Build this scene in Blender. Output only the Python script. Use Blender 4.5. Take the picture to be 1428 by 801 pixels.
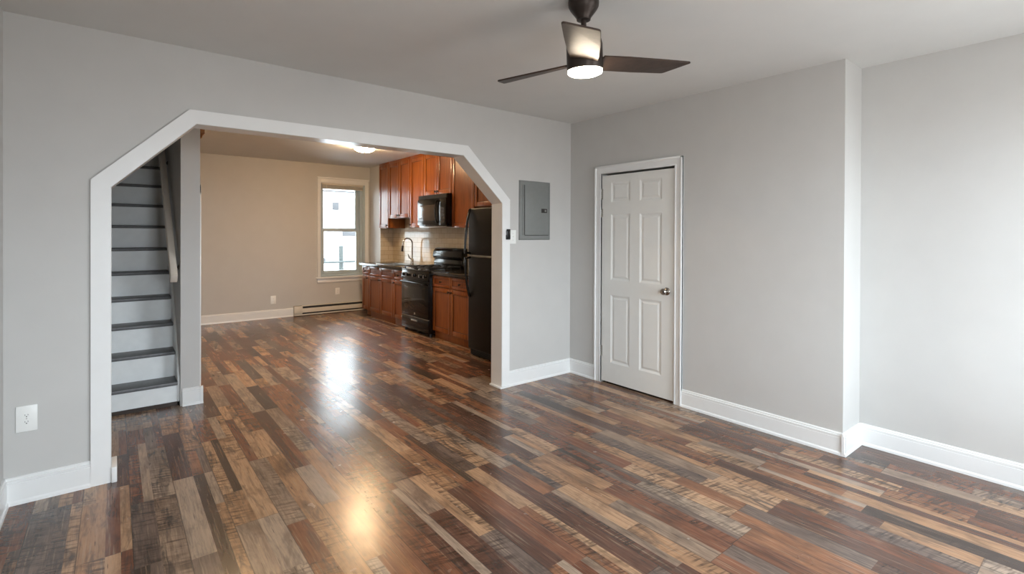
import bpy, bmesh, math, random
from mathutils import Vector, Matrix

for o in list(bpy.data.objects):
    bpy.data.objects.remove(o)
SC = bpy.context.scene
COL = SC.collection

# ---------------------------------------------------------------- camera, sky, exposure
F = Vector((0.62345, 0.78182, -0.00491)).normalized()
R0 = F.cross(Vector((0, 0, 1))).normalized()
U0 = R0.cross(F)
ROLL = 0.00407
R1 = R0 * math.cos(ROLL) + U0 * math.sin(ROLL)
U1 = -R0 * math.sin(ROLL) + U0 * math.cos(ROLL)
cd = bpy.data.cameras.new('camera')
cam = bpy.data.objects.new('camera', cd)
COL.objects.link(cam)
cd.sensor_width = 36.0
cd.lens = 17.5236
cd.shift_y = -0.04963
cd.clip_start = 0.05
cam.matrix_world = Matrix(((R1.x, U1.x, -F.x, 0), (R1.y, U1.y, -F.y, 0), (R1.z, U1.z, -F.z, 1.41756), (0, 0, 0, 1)))
SC.camera = cam

SKY_STRENGTH = 16.0
SKY_COLOR = (0.82, 0.915, 1.0)
FAN_LIGHT = 42.0
FAN_COLOR = (1.0, 0.84, 0.64)
KITCHEN_LIGHT = 138.0
KITCHEN_COLOR = (1.0, 0.68, 0.38)
SC.view_settings.view_transform = 'Standard'
SC.view_settings.look = 'None'
SC.view_settings.gamma = 1.0
SC.view_settings.use_curve_mapping = False
SC.view_settings.exposure = 0.60
try:
    SC.cycles.use_denoising = True
    SC.cycles.max_bounces = 10
    SC.cycles.diffuse_bounces = 6
    SC.cycles.glossy_bounces = 4
    SC.cycles.transparent_max_bounces = 12
    SC.cycles.caustics_reflective = False
    SC.cycles.caustics_refractive = False
    SC.cycles.sample_clamp_indirect = 8.0
except Exception:
    pass

world = bpy.data.worlds.new('sky')
SC.world = world
world.use_nodes = True
bg = world.node_tree.nodes['Background']
wt = world.node_tree
tcw = wt.nodes.new('ShaderNodeTexCoord'); sxw = wt.nodes.new('ShaderNodeSeparateXYZ'); rpw = wt.nodes.new('ShaderNodeValToRGB')
wt.links.new(tcw.outputs['Generated'], sxw.inputs[0])
mrw = wt.nodes.new('ShaderNodeMapRange'); mrw.inputs[1].default_value = -1; mrw.inputs[2].default_value = 1
wt.links.new(sxw.outputs[2], mrw.inputs[0]); wt.links.new(mrw.outputs[0], rpw.inputs[0])
rpw.color_ramp.elements[0].position = 0.44; rpw.color_ramp.elements[0].color = (0.30, 0.30, 0.30, 1)      # street and houses below the horizon
rpw.color_ramp.elements[1].position = 0.56; rpw.color_ramp.elements[1].color = (*SKY_COLOR, 1)             # bright overcast sky
wt.links.new(rpw.outputs[0], bg.inputs[0])
bg.inputs[1].default_value = SKY_STRENGTH

def portal(name, loc, rot, sx, sy):
    l = bpy.data.lights.new(name, 'AREA')
    l.shape = 'RECTANGLE'; l.size = sx; l.size_y = sy
    l.cycles.is_portal = True
    o = bpy.data.objects.new(name, l)
    COL.objects.link(o); o.location = loc; o.rotation_euler = rot
    return o

FRONT = -0.75                       # plane of the street wall behind the camera
FWIN = [(0.25, 1.20, 0.62, 2.25), (2.25, 3.42, 0.58, 2.25)]
for (a, b, c, d) in FWIN:
    portal('daylight_portal', ((a + b) / 2, FRONT - 0.13, (c + d) / 2), (math.radians(90), 0, 0), b - a, d - c)
portal('daylight_portal', (3.225, 9.16, 1.475), (math.radians(-90), 0, 0), 0.80, 1.66)

# ---------------------------------------------------------------- materials
class NT:
    def __init__(s, name):
        s.m = bpy.data.materials.new(name); s.m.use_nodes = True
        s.t = s.m.node_tree; s.b = s.t.nodes['Principled BSDF']
    def n(s, typ, **kw):
        x = s.t.nodes.new(typ)
        for k, v in kw.items(): setattr(x, k, v)
        return x
    def set(s, sock, v):
        if hasattr(v, 'links') or isinstance(v, bpy.types.NodeSocket): s.t.links.new(v, sock)
        else: sock.default_value = v
    def math(s, op, a, b=0.0, c=0.0):
        x = s.n('ShaderNodeMath', operation=op)
        s.set(x.inputs[0], a); s.set(x.inputs[1], b); s.set(x.inputs[2], c)
        return x.outputs[0]
    def comb(s, a, b, c):
        x = s.n('ShaderNodeCombineXYZ')
        s.set(x.inputs[0], a); s.set(x.inputs[1], b); s.set(x.inputs[2], c)
        return x.outputs[0]
    def noise(s, vec, scale=1.0, detail=3.0, rough=0.5, dist=0.0):
        x = s.n('ShaderNodeTexNoise')
        s.set(x.inputs['Vector'], vec); x.inputs['Scale'].default_value = scale
        x.inputs['Detail'].default_value = detail; x.inputs['Roughness'].default_value = rough
        x.inputs['Distortion'].default_value = dist
        return x.outputs[0]
    def ramp(s, fac, stops, interp='LINEAR'):
        x = s.n('ShaderNodeValToRGB'); e = x.color_ramp; e.interpolation = interp
        while len(e.elements) < len(stops): e.elements.new(0.5)
        for k, (p, c) in enumerate(stops):
            e.elements[k].position = p
            e.elements[k].color = (*c, 1) if len(c) == 3 else c
        s.set(x.inputs[0], fac)
        return x.outputs[0]
    def mix(s, fac, a, b, blend='MIX'):
        x = s.n('ShaderNodeMix', data_type='RGBA', blend_type=blend)
        s.set(x.inputs[0], fac)
        for sock, v in ((x.inputs[6], a), (x.inputs[7], b)):
            if isinstance(v, tuple): v = (*v, 1) if len(v) == 3 else v
            s.set(sock, v)
        return x.outputs[2]
    def pos(s):
        g = s.n('ShaderNodeNewGeometry'); x = s.n('ShaderNodeSeparateXYZ')
        s.t.links.new(g.outputs['Position'], x.inputs[0])
        return g.outputs['Position'], x.outputs[0], x.outputs[1], x.outputs[2]
    def bump(s, h, strength=0.1, dist=0.01):
        x = s.n('ShaderNodeBump'); x.inputs['Strength'].default_value = strength
        x.inputs['Distance'].default_value = dist
        s.set(x.inputs['Height'], h); s.t.links.new(x.outputs[0], s.b.inputs['Normal'])
    def base(s, v):
        s.set(s.b.inputs['Base Color'], (*v, 1) if isinstance(v, tuple) and len(v) == 3 else v)
    def p(s, **kw):
        for k, v in kw.items(): s.set(s.b.inputs[k.replace('_', ' ')], v)

def srgb(r, g, b):
    f = lambda c: c / 12.92 if c <= 0.04045 else ((c + 0.055) / 1.055) ** 2.4
    return (f(r / 255), f(g / 255), f(b / 255))

def simple(name, c, rough=0.5, metal=0.0, var=0.04, scale=30.0, spec=0.5, bump=0.0):
    m = NT(name); P, x, y, z = m.pos()
    n = m.noise(P, scale, 4)
    lo = tuple(v * (1 - var) for v in c); hi = tuple(min(1, v * (1 + var)) for v in c)
    m.base(m.ramp(n, [(0.3, lo), (0.7, hi)]))
    m.p(Roughness=rough, Metallic=metal); m.b.inputs['Specular IOR Level'].default_value = spec
    if bump: m.bump(n, bump, 0.002)
    return m.m

M = {}
M['wall'] = simple('wall_paint', srgb(196, 195, 192), 0.55, var=0.015, scale=6, bump=0.08)
M['ceiling'] = simple('ceiling_paint', srgb(216, 217, 215), 0.7, var=0.015, scale=4)
M['trim'] = simple('trim_paint', srgb(232, 233, 232), 0.28, var=0.012, scale=10)
M['jamb'] = simple('jamb_paint', srgb(222, 222, 220), 0.22, var=0.012, scale=10)
M['door'] = simple('door_paint', srgb(228, 228, 224), 0.35, var=0.012, scale=10)
M['riser'] = simple('riser_paint', srgb(236, 240, 240), 0.4, var=0.03, scale=14)
M['tread'] = simple('tread_paint', srgb(98, 99, 100), 0.45, var=0.14, scale=40)
M['railpaint'] = simple('rail_paint', srgb(222, 214, 202), 0.4, var=0.03, scale=12)
M['plastic'] = simple('white_plastic', srgb(236, 237, 234), 0.35, var=0.01)
M['slot'] = simple('dark_slot', srgb(40, 38, 36), 0.6)
M['heater'] = simple('heater_enamel', srgb(216, 208, 192), 0.4, var=0.02)
M['panel'] = simple('grey_enamel', srgb(126, 129, 127), 0.42, var=0.03)
M['black'] = simple('black_enamel', srgb(12, 12, 12), 0.16, var=0.05, spec=0.4)
M['fridge'] = simple('black_fridge', srgb(19, 16, 14), 0.36, var=0.06, scale=200, spec=0.16)
M['blackmatte'] = simple('black_iron', srgb(18, 18, 18), 0.5, var=0.1)
M['glassblack'] = simple('oven_glass', srgb(30, 28, 26), 0.06, var=0.02)
M['mwglass'] = simple('microwave_glass', srgb(52, 47, 44), 0.14, var=0.03)
M['steel'] = simple('brushed_steel', srgb(190, 187, 182), 0.28, metal=1.0, var=0.05)
M['nickel'] = simple('nickel', srgb(170, 165, 158), 0.22, metal=1.0, var=0.05)
M['bronze'] = simple('dark_bronze', srgb(52, 43, 38), 0.4, metal=0.6, var=0.1)
M['hinge'] = simple('worn_hinge', srgb(150, 146, 138), 0.45, metal=0.6, var=0.3, scale=120)
M['rawwood'] = simple('raw_brown_wood', srgb(134, 88, 48), 0.6, var=0.3, scale=40)
M['dark'] = simple('closet_shade', srgb(70, 66, 62), 0.8)
M['sash'] = simple('vinyl_sash', srgb(180, 193, 198), 0.35, var=0.01)
M['slat'] = simple('blind_slat', srgb(214, 210, 200), 0.5, var=0.03)
M['siding'] = simple('pale_siding', srgb(188, 188, 187), 0.7, var=0.04, scale=2)
M['greywood'] = simple('weathered_pole', srgb(38, 43, 42), 0.8, var=0.1)
M['roofgrey'] = simple('roof_grey', srgb(44, 44, 46), 0.8, var=0.1)
M['ground'] = simple('concrete_yard', srgb(170, 168, 164), 0.85, var=0.1, scale=3)

def lamp_mat(name, col, strength):
    m = NT(name); P, x, y, z = m.pos()
    m.base((0.9, 0.9, 0.88)); m.p(Roughness=0.3)
    m.b.inputs['Emission Color'].default_value = (*col, 1)
    m.b.inputs['Emission Strength'].default_value = strength
    return m.m
M['fanlamp'] = lamp_mat('fan_lamp_glass', FAN_COLOR, FAN_LIGHT)
M['kitlamp'] = lamp_mat('kitchen_lamp_glass', KITCHEN_COLOR, KITCHEN_LIGHT)
M['kitlamp_dim'] = lamp_mat('dimmer_kitchen_lamp_glass', KITCHEN_COLOR, KITCHEN_LIGHT * 0.6)

def wood_mat(name, dark, mid, light, rough, axis='z', scale=1.0):
    m = NT(name)
    P, x, y, z = m.pos()
    if axis == 'z':
        v = m.comb(m.math('MULTIPLY', x, 45 * scale), m.math('MULTIPLY', y, 45 * scale), m.math('MULTIPLY', z, 3.0 * scale))
    else:
        tc = m.n('ShaderNodeTexCoord'); sp = m.n('ShaderNodeSeparateXYZ'); m.t.links.new(tc.outputs['Object'], sp.inputs[0])
        v = m.comb(m.math('MULTIPLY', sp.outputs[0], 45 * scale), m.math('MULTIPLY', sp.outputs[1], 45 * scale), m.math('MULTIPLY', sp.outputs[2], 45 * scale))
    n = m.noise(v, 1.0, 5, 0.6, 0.6)
    big = m.noise(P, 2.3, 2)
    f = m.math('ADD', m.math('MULTIPLY', n, 0.65), m.math('MULTIPLY', big, 0.35))
    m.base(m.ramp(f, [(0.3, dark), (0.5, mid), (0.72, light)]))
    m.p(Roughness=rough); m.bump(n, 0.05, 0.002); m.b.inputs['Specular IOR Level'].default_value = 0.5 if axis == 'z' else 0.2
    return m.m
M['cherry'] = wood_mat('cherry_wood', srgb(88, 43, 13), srgb(122, 65, 21), srgb(146, 86, 32), 0.3)
M['glaze'] = simple('dark_glaze', srgb(58, 26, 14), 0.4, var=0.1)
M['cabshadow'] = simple('toe_kick_wood', srgb(92, 44, 24), 0.5, var=0.1)
M['blade'] = wood_mat('fan_blade_wood', srgb(48, 38, 33), srgb(62, 49, 42), srgb(74, 60, 51), 0.42, 'obj', 0.6)
M['granite'] = (lambda m: (m.base(m.ramp(m.noise(m.pos()[0], 90, 5, 0.7), [(0.35, srgb(20, 18, 17)), (0.6, srgb(44, 38, 34)), (0.8, srgb(96, 84, 74))])), m.p(Roughness=0.14), m.m)[2])(NT('dark_granite'))

def tile_mat(name, swap):
    m = NT(name); P, x, y, z = m.pos()
    a = x if swap else y
    br = m.n('ShaderNodeTexBrick')
    m.t.links.new(m.comb(a, z, 0.0), br.inputs['Vector'])
    br.offset = 0.5
    br.inputs['Color1'].default_value = (*srgb(204, 190, 166), 1)
    br.inputs['Color2'].default_value = (*srgb(194, 179, 154), 1)
    br.inputs['Mortar'].default_value = (*srgb(160, 144, 120), 1)
    br.inputs['Scale'].default_value = 1.0
    br.inputs['Mortar Size'].default_value = 0.0028
    br.inputs['Mortar Smooth'].default_value = 0.3
    br.inputs['Bias'].default_value = 0.0
    br.inputs['Brick Width'].default_value = 0.158
    br.inputs['Row Height'].default_value = 0.079
    m.base(br.outputs['Color'])
    h = m.math('ADD', m.math('MULTIPLY', br.outputs['Fac'], -1.0), m.math('MULTIPLY', m.noise(P, 14, 2), 0.5))
    m.p(Roughness=0.1); m.bump(h, 0.35, 0.004)
    return m.m
M['tile'] = tile_mat('subway_tile_side', False)
M['tile_end'] = tile_mat('subway_tile_end', True)

def glass_mat():
    m = NT('window_glass'); t = m.t
    tr = m.n('ShaderNodeBsdfTransparent'); gl = m.n('ShaderNodeBsdfGlossy'); mx = m.n('ShaderNodeMixShader'); fr = m.n('ShaderNodeFresnel')
    tr.inputs[0].default_value = (0.95, 0.97, 0.97, 1)
    gl.inputs['Roughness'].default_value = 0.02; fr.inputs[0].default_value = 1.45
    nz = m.noise(m.pos()[0], 3, 1)
    gl.inputs['Roughness'].default_value = 0.02
    t.links.new(m.math('MULTIPLY', fr.outputs[0], m.math('ADD', nz, 0.5)), mx.inputs[0])
    t.links.new(tr.outputs[0], mx.inputs[1]); t.links.new(gl.outputs[0], mx.inputs[2])
    t.links.new(mx.outputs[0], t.nodes['Material Output'].inputs[0])
    return m.m
M['glass'] = glass_mat()

def floor_mat():
    m = NT('rustic_plank_floor'); P, x, y, z = m.pos()
    W = 0.0975; PW = 0.195; OFF = 0.065
    u = m.math('DIVIDE', m.math('SUBTRACT', x, OFF - 10 * PW), W)
    plank = m.math('FLOOR', m.math('DIVIDE', m.math('SUBTRACT', x, OFF - 10 * PW), PW))
    strip0 = m.math('FLOOR', u)
    wp = m.n('ShaderNodeTexWhiteNoise', noise_dimensions='1D'); m.set(wp.inputs['W'], m.math('ADD', plank, 0.5))
    # planks 1.22 m long with a random stagger; each plank is printed as two strips of shorter lengths
    pv = m.math('ADD', m.math('DIVIDE', y, 1.22), m.math('MULTIPLY', wp.outputs['Value'], 7.0))
    pseg = m.math('FLOOR', pv); pfr = m.math('FRACT', pv)
    w1 = m.n('ShaderNodeTexWhiteNoise', noise_dimensions='3D')
    m.t.links.new(m.comb(m.math('ADD', strip0, 0.5), m.math('ADD', pseg, 0.5), 3.3), w1.inputs['Vector'])
    cut = m.math('ADD', 0.25, m.math('MULTIPLY', w1.outputs['Value'], 0.5))
    sub = m.math('GREATER_THAN', pfr, cut)
    # some strips are split once more lengthwise into a narrow and a wide one
    w0 = m.n('ShaderNodeTexWhiteNoise', noise_dimensions='3D')
    m.t.links.new(m.comb(m.math('ADD', strip0, 0.5), m.math('ADD', pseg, 0.5), m.math('ADD', sub, 7.7)), w0.inputs['Vector'])
    fu = m.math('FRACT', u)
    thin = m.math('MULTIPLY', m.math('GREATER_THAN', w0.outputs['Value'], 0.74), m.math('GREATER_THAN', fu, 0.56))
    cellv = m.comb(m.math('ADD', m.math('ADD', strip0, 0.5), m.math('MULTIPLY', thin, 0.31)), m.math('ADD', pseg, 0.5), m.math('ADD', sub, 0.2))
    wc = m.n('ShaderNodeTexWhiteNoise', noise_dimensions='3D'); m.t.links.new(cellv, wc.inputs['Vector'])
    sp = m.n('ShaderNodeSeparateXYZ'); m.t.links.new(wc.outputs['Color'], sp.inputs[0])
    r1, r2, r3 = sp.outputs[0], sp.outputs[1], sp.outputs[2]
    tones = [(0.0, srgb(92, 64, 52)), (0.11, srgb(160, 123, 92)), (0.22, srgb(116, 75, 55)), (0.34, srgb(176, 141, 110)),
             (0.44, srgb(108, 92, 83)), (0.54, srgb(138, 95, 68)), (0.66, srgb(158, 138, 120)), (0.76, srgb(124, 83, 62)), (0.87, srgb(142, 120, 102)), (0.955, srgb(72, 56, 47))]
    col = m.ramp(r1, tones, 'CONSTANT')
    cz = m.math('MULTIPLY', r3, 37.0)
    grain = m.noise(m.comb(m.math('MULTIPLY', x, 95.0), m.math('MULTIPLY', y, 5.0), cz), 1.0, 5, 0.65, 0.4)
    col = m.mix(0.75, col, m.ramp(grain, [(0.25, (0.36, 0.33, 0.31)), (0.5, (0.92, 0.92, 0.92)), (0.75, (1.3, 1.27, 1.22))]), 'MULTIPLY')
    # grey weathering patches
    smudge = m.noise(m.comb(m.math('MULTIPLY', x, 26.0), m.math('MULTIPLY', y, 4.5), m.math('ADD', cz, 5.0)), 1.0, 4, 0.6, 0.8)
    sm = m.math('MULTIPLY', m.ramp(smudge, [(0.5, (0, 0, 0)), (0.64, (1, 1, 1))]), m.math('ADD', 0.2, m.math('MULTIPLY', r2, 0.65)))
    col = m.mix(sm, col, srgb(66, 58, 54))
    pale = m.noise(m.comb(m.math('MULTIPLY', x, 110.0), m.math('MULTIPLY', y, 3.5), m.math('ADD', cz, 11.0)), 1.0, 4, 0.6)
    col = m.mix(m.math('MULTIPLY', m.ramp(pale, [(0.55, (0, 0, 0)), (0.72, (1, 1, 1))]), 0.35), col, srgb(186, 164, 138))
    # saw marks across some strips
    saw = m.noise(m.comb(m.math('MULTIPLY', x, 9.0), m.math('ADD', m.math('MULTIPLY', y, 62.0), m.math('MULTIPLY', x, 16.0)), cz), 1.0, 2, 0.5, 0.3)
    patch = m.noise(m.comb(m.math('MULTIPLY', x, 8.0), m.math('MULTIPLY', y, 4.0), m.math('ADD', cz, 21.0)), 1.0, 2)
    sw = m.math('MULTIPLY', m.ramp(saw, [(0.46, (0, 0, 0)), (0.64, (1, 1, 1))]), m.math('MULTIPLY', m.math('GREATER_THAN', r2, 0.52), m.ramp(patch, [(0.33, (0, 0, 0)), (0.55, (1, 1, 1))])))
    col = m.mix(m.math('MULTIPLY', sw, 0.72), col, srgb(52, 38, 31))
    # knots / dark cracks
    crack = m.noise(m.comb(m.math('MULTIPLY', x, 150.0), m.math('MULTIPLY', y, 8.0), m.math('ADD', cz, 31.0)), 1.0, 2, 0.5)
    col = m.mix(m.math('MULTIPLY', m.ramp(crack, [(0.68, (0, 0, 0)), (0.74, (1, 1, 1))]), 0.7), col, srgb(40, 30, 25))
    broad = m.noise(m.comb(m.math('MULTIPLY', x, 7.0), m.math('MULTIPLY', y, 3.2), m.math('MULTIPLY', cz, 0.6)), 1.0, 4, 0.62, 0.6)
    col = m.mix(0.8, col, m.ramp(broad, [(0.32, (0.52, 0.49, 0.48)), (0.5, (0.98, 0.97, 0.96)), (0.7, (1.16, 1.13, 1.10))]), 'MULTIPLY')
    # grooves between planks
    pf = m.math('FRACT', m.math('DIVIDE', m.math('SUBTRACT', x, OFF - 10 * PW), PW))
    edge = m.math('MAXIMUM', m.math('LESS_THAN', pf, 0.011), m.math('GREATER_THAN', pf, 0.989))
    end = m.math('LESS_THAN', pfr, 0.0022)
    g = m.math('MAXIMUM', edge, end)
    col = m.mix(m.math('MULTIPLY', g, 0.6), col, srgb(42, 32, 27))
    m.base(col)
    rv = m.math('ADD', 0.19, m.math('MULTIPLY', m.noise(P, 7, 3), 0.12))
    m.p(Roughness=rv); m.b.inputs['Specular IOR Level'].default_value = 0.68
    tilt = m.math('MULTIPLY', m.math('SUBTRACT', wp.outputs['Value'], 0.5), m.math('MULTIPLY', pf, 0.8))      # boards lie a hair out of level
    h = m.math('ADD', m.math('SUBTRACT', m.math('MULTIPLY', m.noise(P, 25, 2), 0.25), m.math('MULTIPLY', g, 1.2)), tilt)
    m.bump(h, 0.16, 0.003)
    return m.m
M['floor'] = floor_mat()

# ---------------------------------------------------------------- mesh helpers
class MB:
    def __init__(s): s.bm = bmesh.new()
    def box(s, x0, x1, y0, y1, z0, z1, bev=0.0, mi=0, seg=2):
        x0, x1 = sorted((x0, x1)); y0, y1 = sorted((y0, y1)); z0, z1 = sorted((z0, z1))
        b = bmesh.new()
        bmesh.ops.create_cube(b, size=1.0)
        for v in b.verts:
            v.co = Vector(((x0 + x1) / 2 + v.co.x * (x1 - x0), (y0 + y1) / 2 + v.co.y * (y1 - y0), (z0 + z1) / 2 + v.co.z * (z1 - z0)))
        if bev: bmesh.ops.bevel(b, geom=b.edges[:], offset=min(bev, 0.45 * min(x1 - x0, y1 - y0, z1 - z0)), segments=seg, profile=0.5, affect='EDGES')
        return s._add(b, mi)
    def _add(s, b, mi):
        for f in b.faces: f.material_index = mi
        me = bpy.data.meshes.new('tmp'); b.to_mesh(me); b.free()
        s.bm.from_mesh(me); bpy.data.meshes.remove(me)
        return s
    def prism(s, poly, axis, a, b_, bev=0.0, mi=0):
        """poly: 2D points in the plane across axis (x: (y,z), y: (x,z), z: (x,y)); extruded a..b_"""
        b = bmesh.new()
        def P(q, t): return {'x': (t, q[0], q[1]), 'y': (q[0], t, q[1]), 'z': (q[0], q[1], t)}[axis]
        A = [b.verts.new(P(q, a)) for q in poly]; B = [b.verts.new(P(q, b_)) for q in poly]
        b.faces.new(A); b.faces.new(list(reversed(B))); n = len(poly)
        for i in range(n): b.faces.new((A[i], B[i], B[(i + 1) % n], A[(i + 1) % n]))
        bmesh.ops.recalc_face_normals(b, faces=b.faces[:])
        if bev: bmesh.ops.bevel(b, geom=b.edges[:], offset=bev, segments=2, profile=0.5, affect='EDGES')
        return s._add(b, mi)
    def lathe(s, prof, c, axis='z', seg=32, mi=0):
        """prof: list of (radius, along)"""
        b = bmesh.new(); rings = []
        for r, t in prof:
            ring = []
            for k in range(seg):
                a = 2 * math.pi * k / seg; p, q = r * math.cos(a), r * math.sin(a)
                co = {'z': (p, q, t), 'x': (t, p, q), 'y': (p, t, q)}[axis]
                ring.append(b.verts.new((c[0] + co[0], c[1] + co[1], c[2] + co[2])))
            rings.append(ring)
        for i in range(len(rings) - 1):
            for k in range(seg): b.faces.new((rings[i][k], rings[i][(k + 1) % seg], rings[i + 1][(k + 1) % seg], rings[i + 1][k]))
        if prof[0][0] > 1e-5: b.faces.new(rings[0])
        if prof[-1][0] > 1e-5: b.faces.new(list(reversed(rings[-1])))
        bmesh.ops.remove_doubles(b, verts=b.verts[:], dist=1e-6)
        bmesh.ops.recalc_face_normals(b, faces=b.faces[:])
        return s._add(b, mi)
    def tube(s, pts, r, seg=12, mi=0, flat=1.0):
        pts = [Vector(p) for p in pts]; b = bmesh.new(); rings = []; up = None
        rs = r if isinstance(r, (list, tuple)) else [r] * len(pts)
        for i, p in enumerate(pts):
            t = (pts[min(i + 1, len(pts) - 1)] - pts[max(i - 1, 0)]).normalized()
            if up is None:
                up = Vector((0, 0, 1)) if abs(t.z) < 0.9 else Vector((0, 1, 0))
            a = t.cross(up).normalized(); c = a.cross(t).normalized(); up = c
            rings.append([b.verts.new(p + a * (rs[i] * flat * math.cos(2 * math.pi * k / seg)) + c * (rs[i] * math.sin(2 * math.pi * k / seg))) for k in range(seg)])
        for i in range(len(rings) - 1):
            for k in range(seg): b.faces.new((rings[i][k], rings[i][(k + 1) % seg], rings[i + 1][(k + 1) % seg], rings[i + 1][k]))
        b.faces.new(rings[0]); b.faces.new(list(reversed(rings[-1])))
        bmesh.ops.recalc_face_normals(b, faces=b.faces[:])
        return s._add(b, mi)
    def hexa(s, pts, mi=0, bev=0.0):
        """eight corners: bottom four in order, then top four in order"""
        b = bmesh.new(); v = [b.verts.new(p) for p in pts]
        for f in ((0, 1, 2, 3), (7, 6, 5, 4), (0, 4, 5, 1), (1, 5, 6, 2), (2, 6, 7, 3), (3, 7, 4, 0)): b.faces.new([v[i] for i in f])
        bmesh.ops.recalc_face_normals(b, faces=b.faces[:])
        if bev: bmesh.ops.bevel(b, geom=b.edges[:], offset=bev, segments=2, profile=0.5, affect='EDGES')
        return s._add(b, mi)
    def build(s, name, mats, parent=None, loc=None, angle=35):
        me = bpy.data.meshes.new(name)
        w = parent_world(parent) if parent else Vector(loc or (0, 0, 0))
        if parent is None or w.length > 0:
            for v in s.bm.verts: v.co -= w
        s.bm.to_mesh(me); s.bm.free()
        mats = mats if isinstance(mats, (list, tuple)) else [mats]
        for k in mats: me.materials.append(M[k])
        me.polygons.foreach_set('use_smooth', [True] * len(me.polygons))
        me.set_sharp_from_angle(angle=math.radians(angle))
        o = bpy.data.objects.new(name, me); COL.objects.link(o)
        if parent: o.parent = parent
        else: o.location = w
        return o

def parent_world(o):
    w = Vector(o.location)
    while o.parent: o = o.parent; w += Vector(o.location)
    return w

def tag(o, label, cat, group=None):
    o['label'] = label; o['category'] = cat
    if group: o['group'] = group
    return o
def thing(name, label, cat, loc, group=None):
    o = bpy.data.objects.new(name, None); COL.objects.link(o); o.location = loc
    o.empty_display_size = 0.1
    return tag(o, label, cat, group)
def struct(o, label=None):
    o['kind'] = 'structure'
    if label: o['label'] = label
    return o
def copy_tree(o, parent=None):
    c = o.copy(); COL.objects.link(c)
    if parent: c.parent = parent
    for ch in list(o.children): copy_tree(ch, c)
    return c

# ---------------------------------------------------------------- room shell
XL = -0.448; YA = 3.632; YAB = 3.772; XD = 3.664; XR = 3.968; YBUMP = 1.1725; H = 2.55
YB = 8.93; HK = 2.635; SX0 = 0.42; SX1 = 0.555; SY = 4.85; YEND = 9.2

mb = MB(); mb.box(XL - 0.2, XR + 0.2, FRONT - 0.25, YEND, -0.12, 0.0)
struct(mb.build('floor', 'floor'), 'glossy floor of mixed brown and grey rustic planks')
mb = MB(); mb.box(XL - 0.2, XR + 0.2, FRONT - 0.25, YA + 0.02, H, H + 0.15)
struct(mb.build('ceiling', 'ceiling'), 'white ceiling over the living room')
mb = MB()
mb.box(XL - 0.2, XR + 0.2, YA + 0.02, SY, HK, HK + 0.15)
mb.box(SX0, XR + 0.2, SY, YEND, HK, HK + 0.15)
struct(mb.build('ceiling_kitchen', 'ceiling'), 'ceiling over the kitchen')

# arch opening outline (inner clear opening) and casing outline
AI = [(-0.018, 0.0), (-0.018, 1.674), (0.394, 2.090), (2.346, 2.094), (2.771, 1.697), (2.771, 0.0)]
AO = [(-0.104, 0.0), (-0.104, 1.709), (0.360, 2.171), (2.391, 2.179), (2.857, 1.731), (2.857, 0.0)]
poly = [(XL - 0.2, 0)] + AI + [(XR + 0.2, 0), (XR + 0.2, 2.9), (XL - 0.2, 2.9)]
mb = MB(); mb.prism(poly, 'y', YA, YAB)
struct(mb.build('wall_back', 'wall'), 'grey wall with the wide arched opening to the kitchen')
mb = MB()
for i in range(5):
    a, b, c, d = AO[i], AO[i + 1], AI[i + 1], AI[i]
    mb.prism([a, b, c, d], 'y', YA - 0.02, YA + 0.001)
struct(mb.build('trim_1', 'trim'), 'white flat casing around the arched opening')
mb = MB()
def inset(poly, t):
    # inner offset of the jamb lining: simple per-vertex shift towards the opening
    return [(-0.018 + t, 0.0), (-0.018 + t, 1.674 - t * 0.4), (0.394 + t * 0.4, 2.090 - t), (2.346 - t * 0.4, 2.094 - t), (2.771 - t, 1.697 - t * 0.4), (2.771 - t, 0.0)]
AJ = inset(AI, 0.004)
for i in range(5):
    mb.prism([AI[i], AI[i + 1], AJ[i + 1], AJ[i]], 'y', YA - 0.018, YAB + 0.004)
struct(mb.build('trim_2', 'jamb'), 'glossy white lining of the arched opening')
mb = MB()
mb.box(-0.014, 0.012, YA - 0.035, YAB + 0.002, 0, 0.088, 0.004)
mb.box(2.742, 2.767, YA - 0.03, YAB, 0, 0.018, 0.005)
mb.box(2.742, 2.86, YA - 0.036, YA - 0.02, 0, 0.018, 0.005)
struct(mb.build('trim_3', 'trim'), 'white shoe blocks at the feet of the arched opening')

mb = MB(); mb.box(XL - 0.15, XL, FRONT - 0.25, YEND, 0, 4.9)
struct(mb.build('wall_left', 'wall'), 'grey wall at the left of the living room')
mb = MB()
xs = [XL - 0.15] + [v for w in FWIN for v in w[:2]] + [XR + 0.2]
for i in range(0, len(xs), 2): mb.box(xs[i], xs[i + 1], FRONT - 0.2, FRONT, 0, 2.6)
for (a, b, c, d) in FWIN:
    mb.box(a, b, FRONT - 0.2, FRONT, 0, c); mb.box(a, b, FRONT - 0.2, FRONT, d, 2.6)
struct(mb.build('wall_front', 'wall'), 'street wall behind the camera with two windows')
for k, (a, b, c, d) in enumerate(FWIN):
    mb = MB(); t = 0.05; y0, y1 = FRONT - 0.12, FRONT - 0.07
    mb.box(a, a + t, y0, y1, c, d); mb.box(b - t, b, y0, y1, c, d)
    mb.box(a, b, y0, y1, c, c + t); mb.box(a, b, y0, y1, d - t, d); mb.box(a, b, y0, y1, (c + d) / 2 - 0.025, (c + d) / 2 + 0.025)
    mb.box(a - 0.08, a, FRONT, FRONT + 0.02, c - 0.08, d + 0.08); mb.box(b, b + 0.08, FRONT, FRONT + 0.02, c - 0.08, d + 0.08)
    mb.box(a, b, FRONT, FRONT + 0.02, d, d + 0.08); mb.box(a - 0.1, b + 0.1, FRONT, FRONT + 0.06, c - 0.03, c)
    struct(mb.build('window_%d' % (k + 2), 'trim'), 'white sash window in the street wall')

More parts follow.
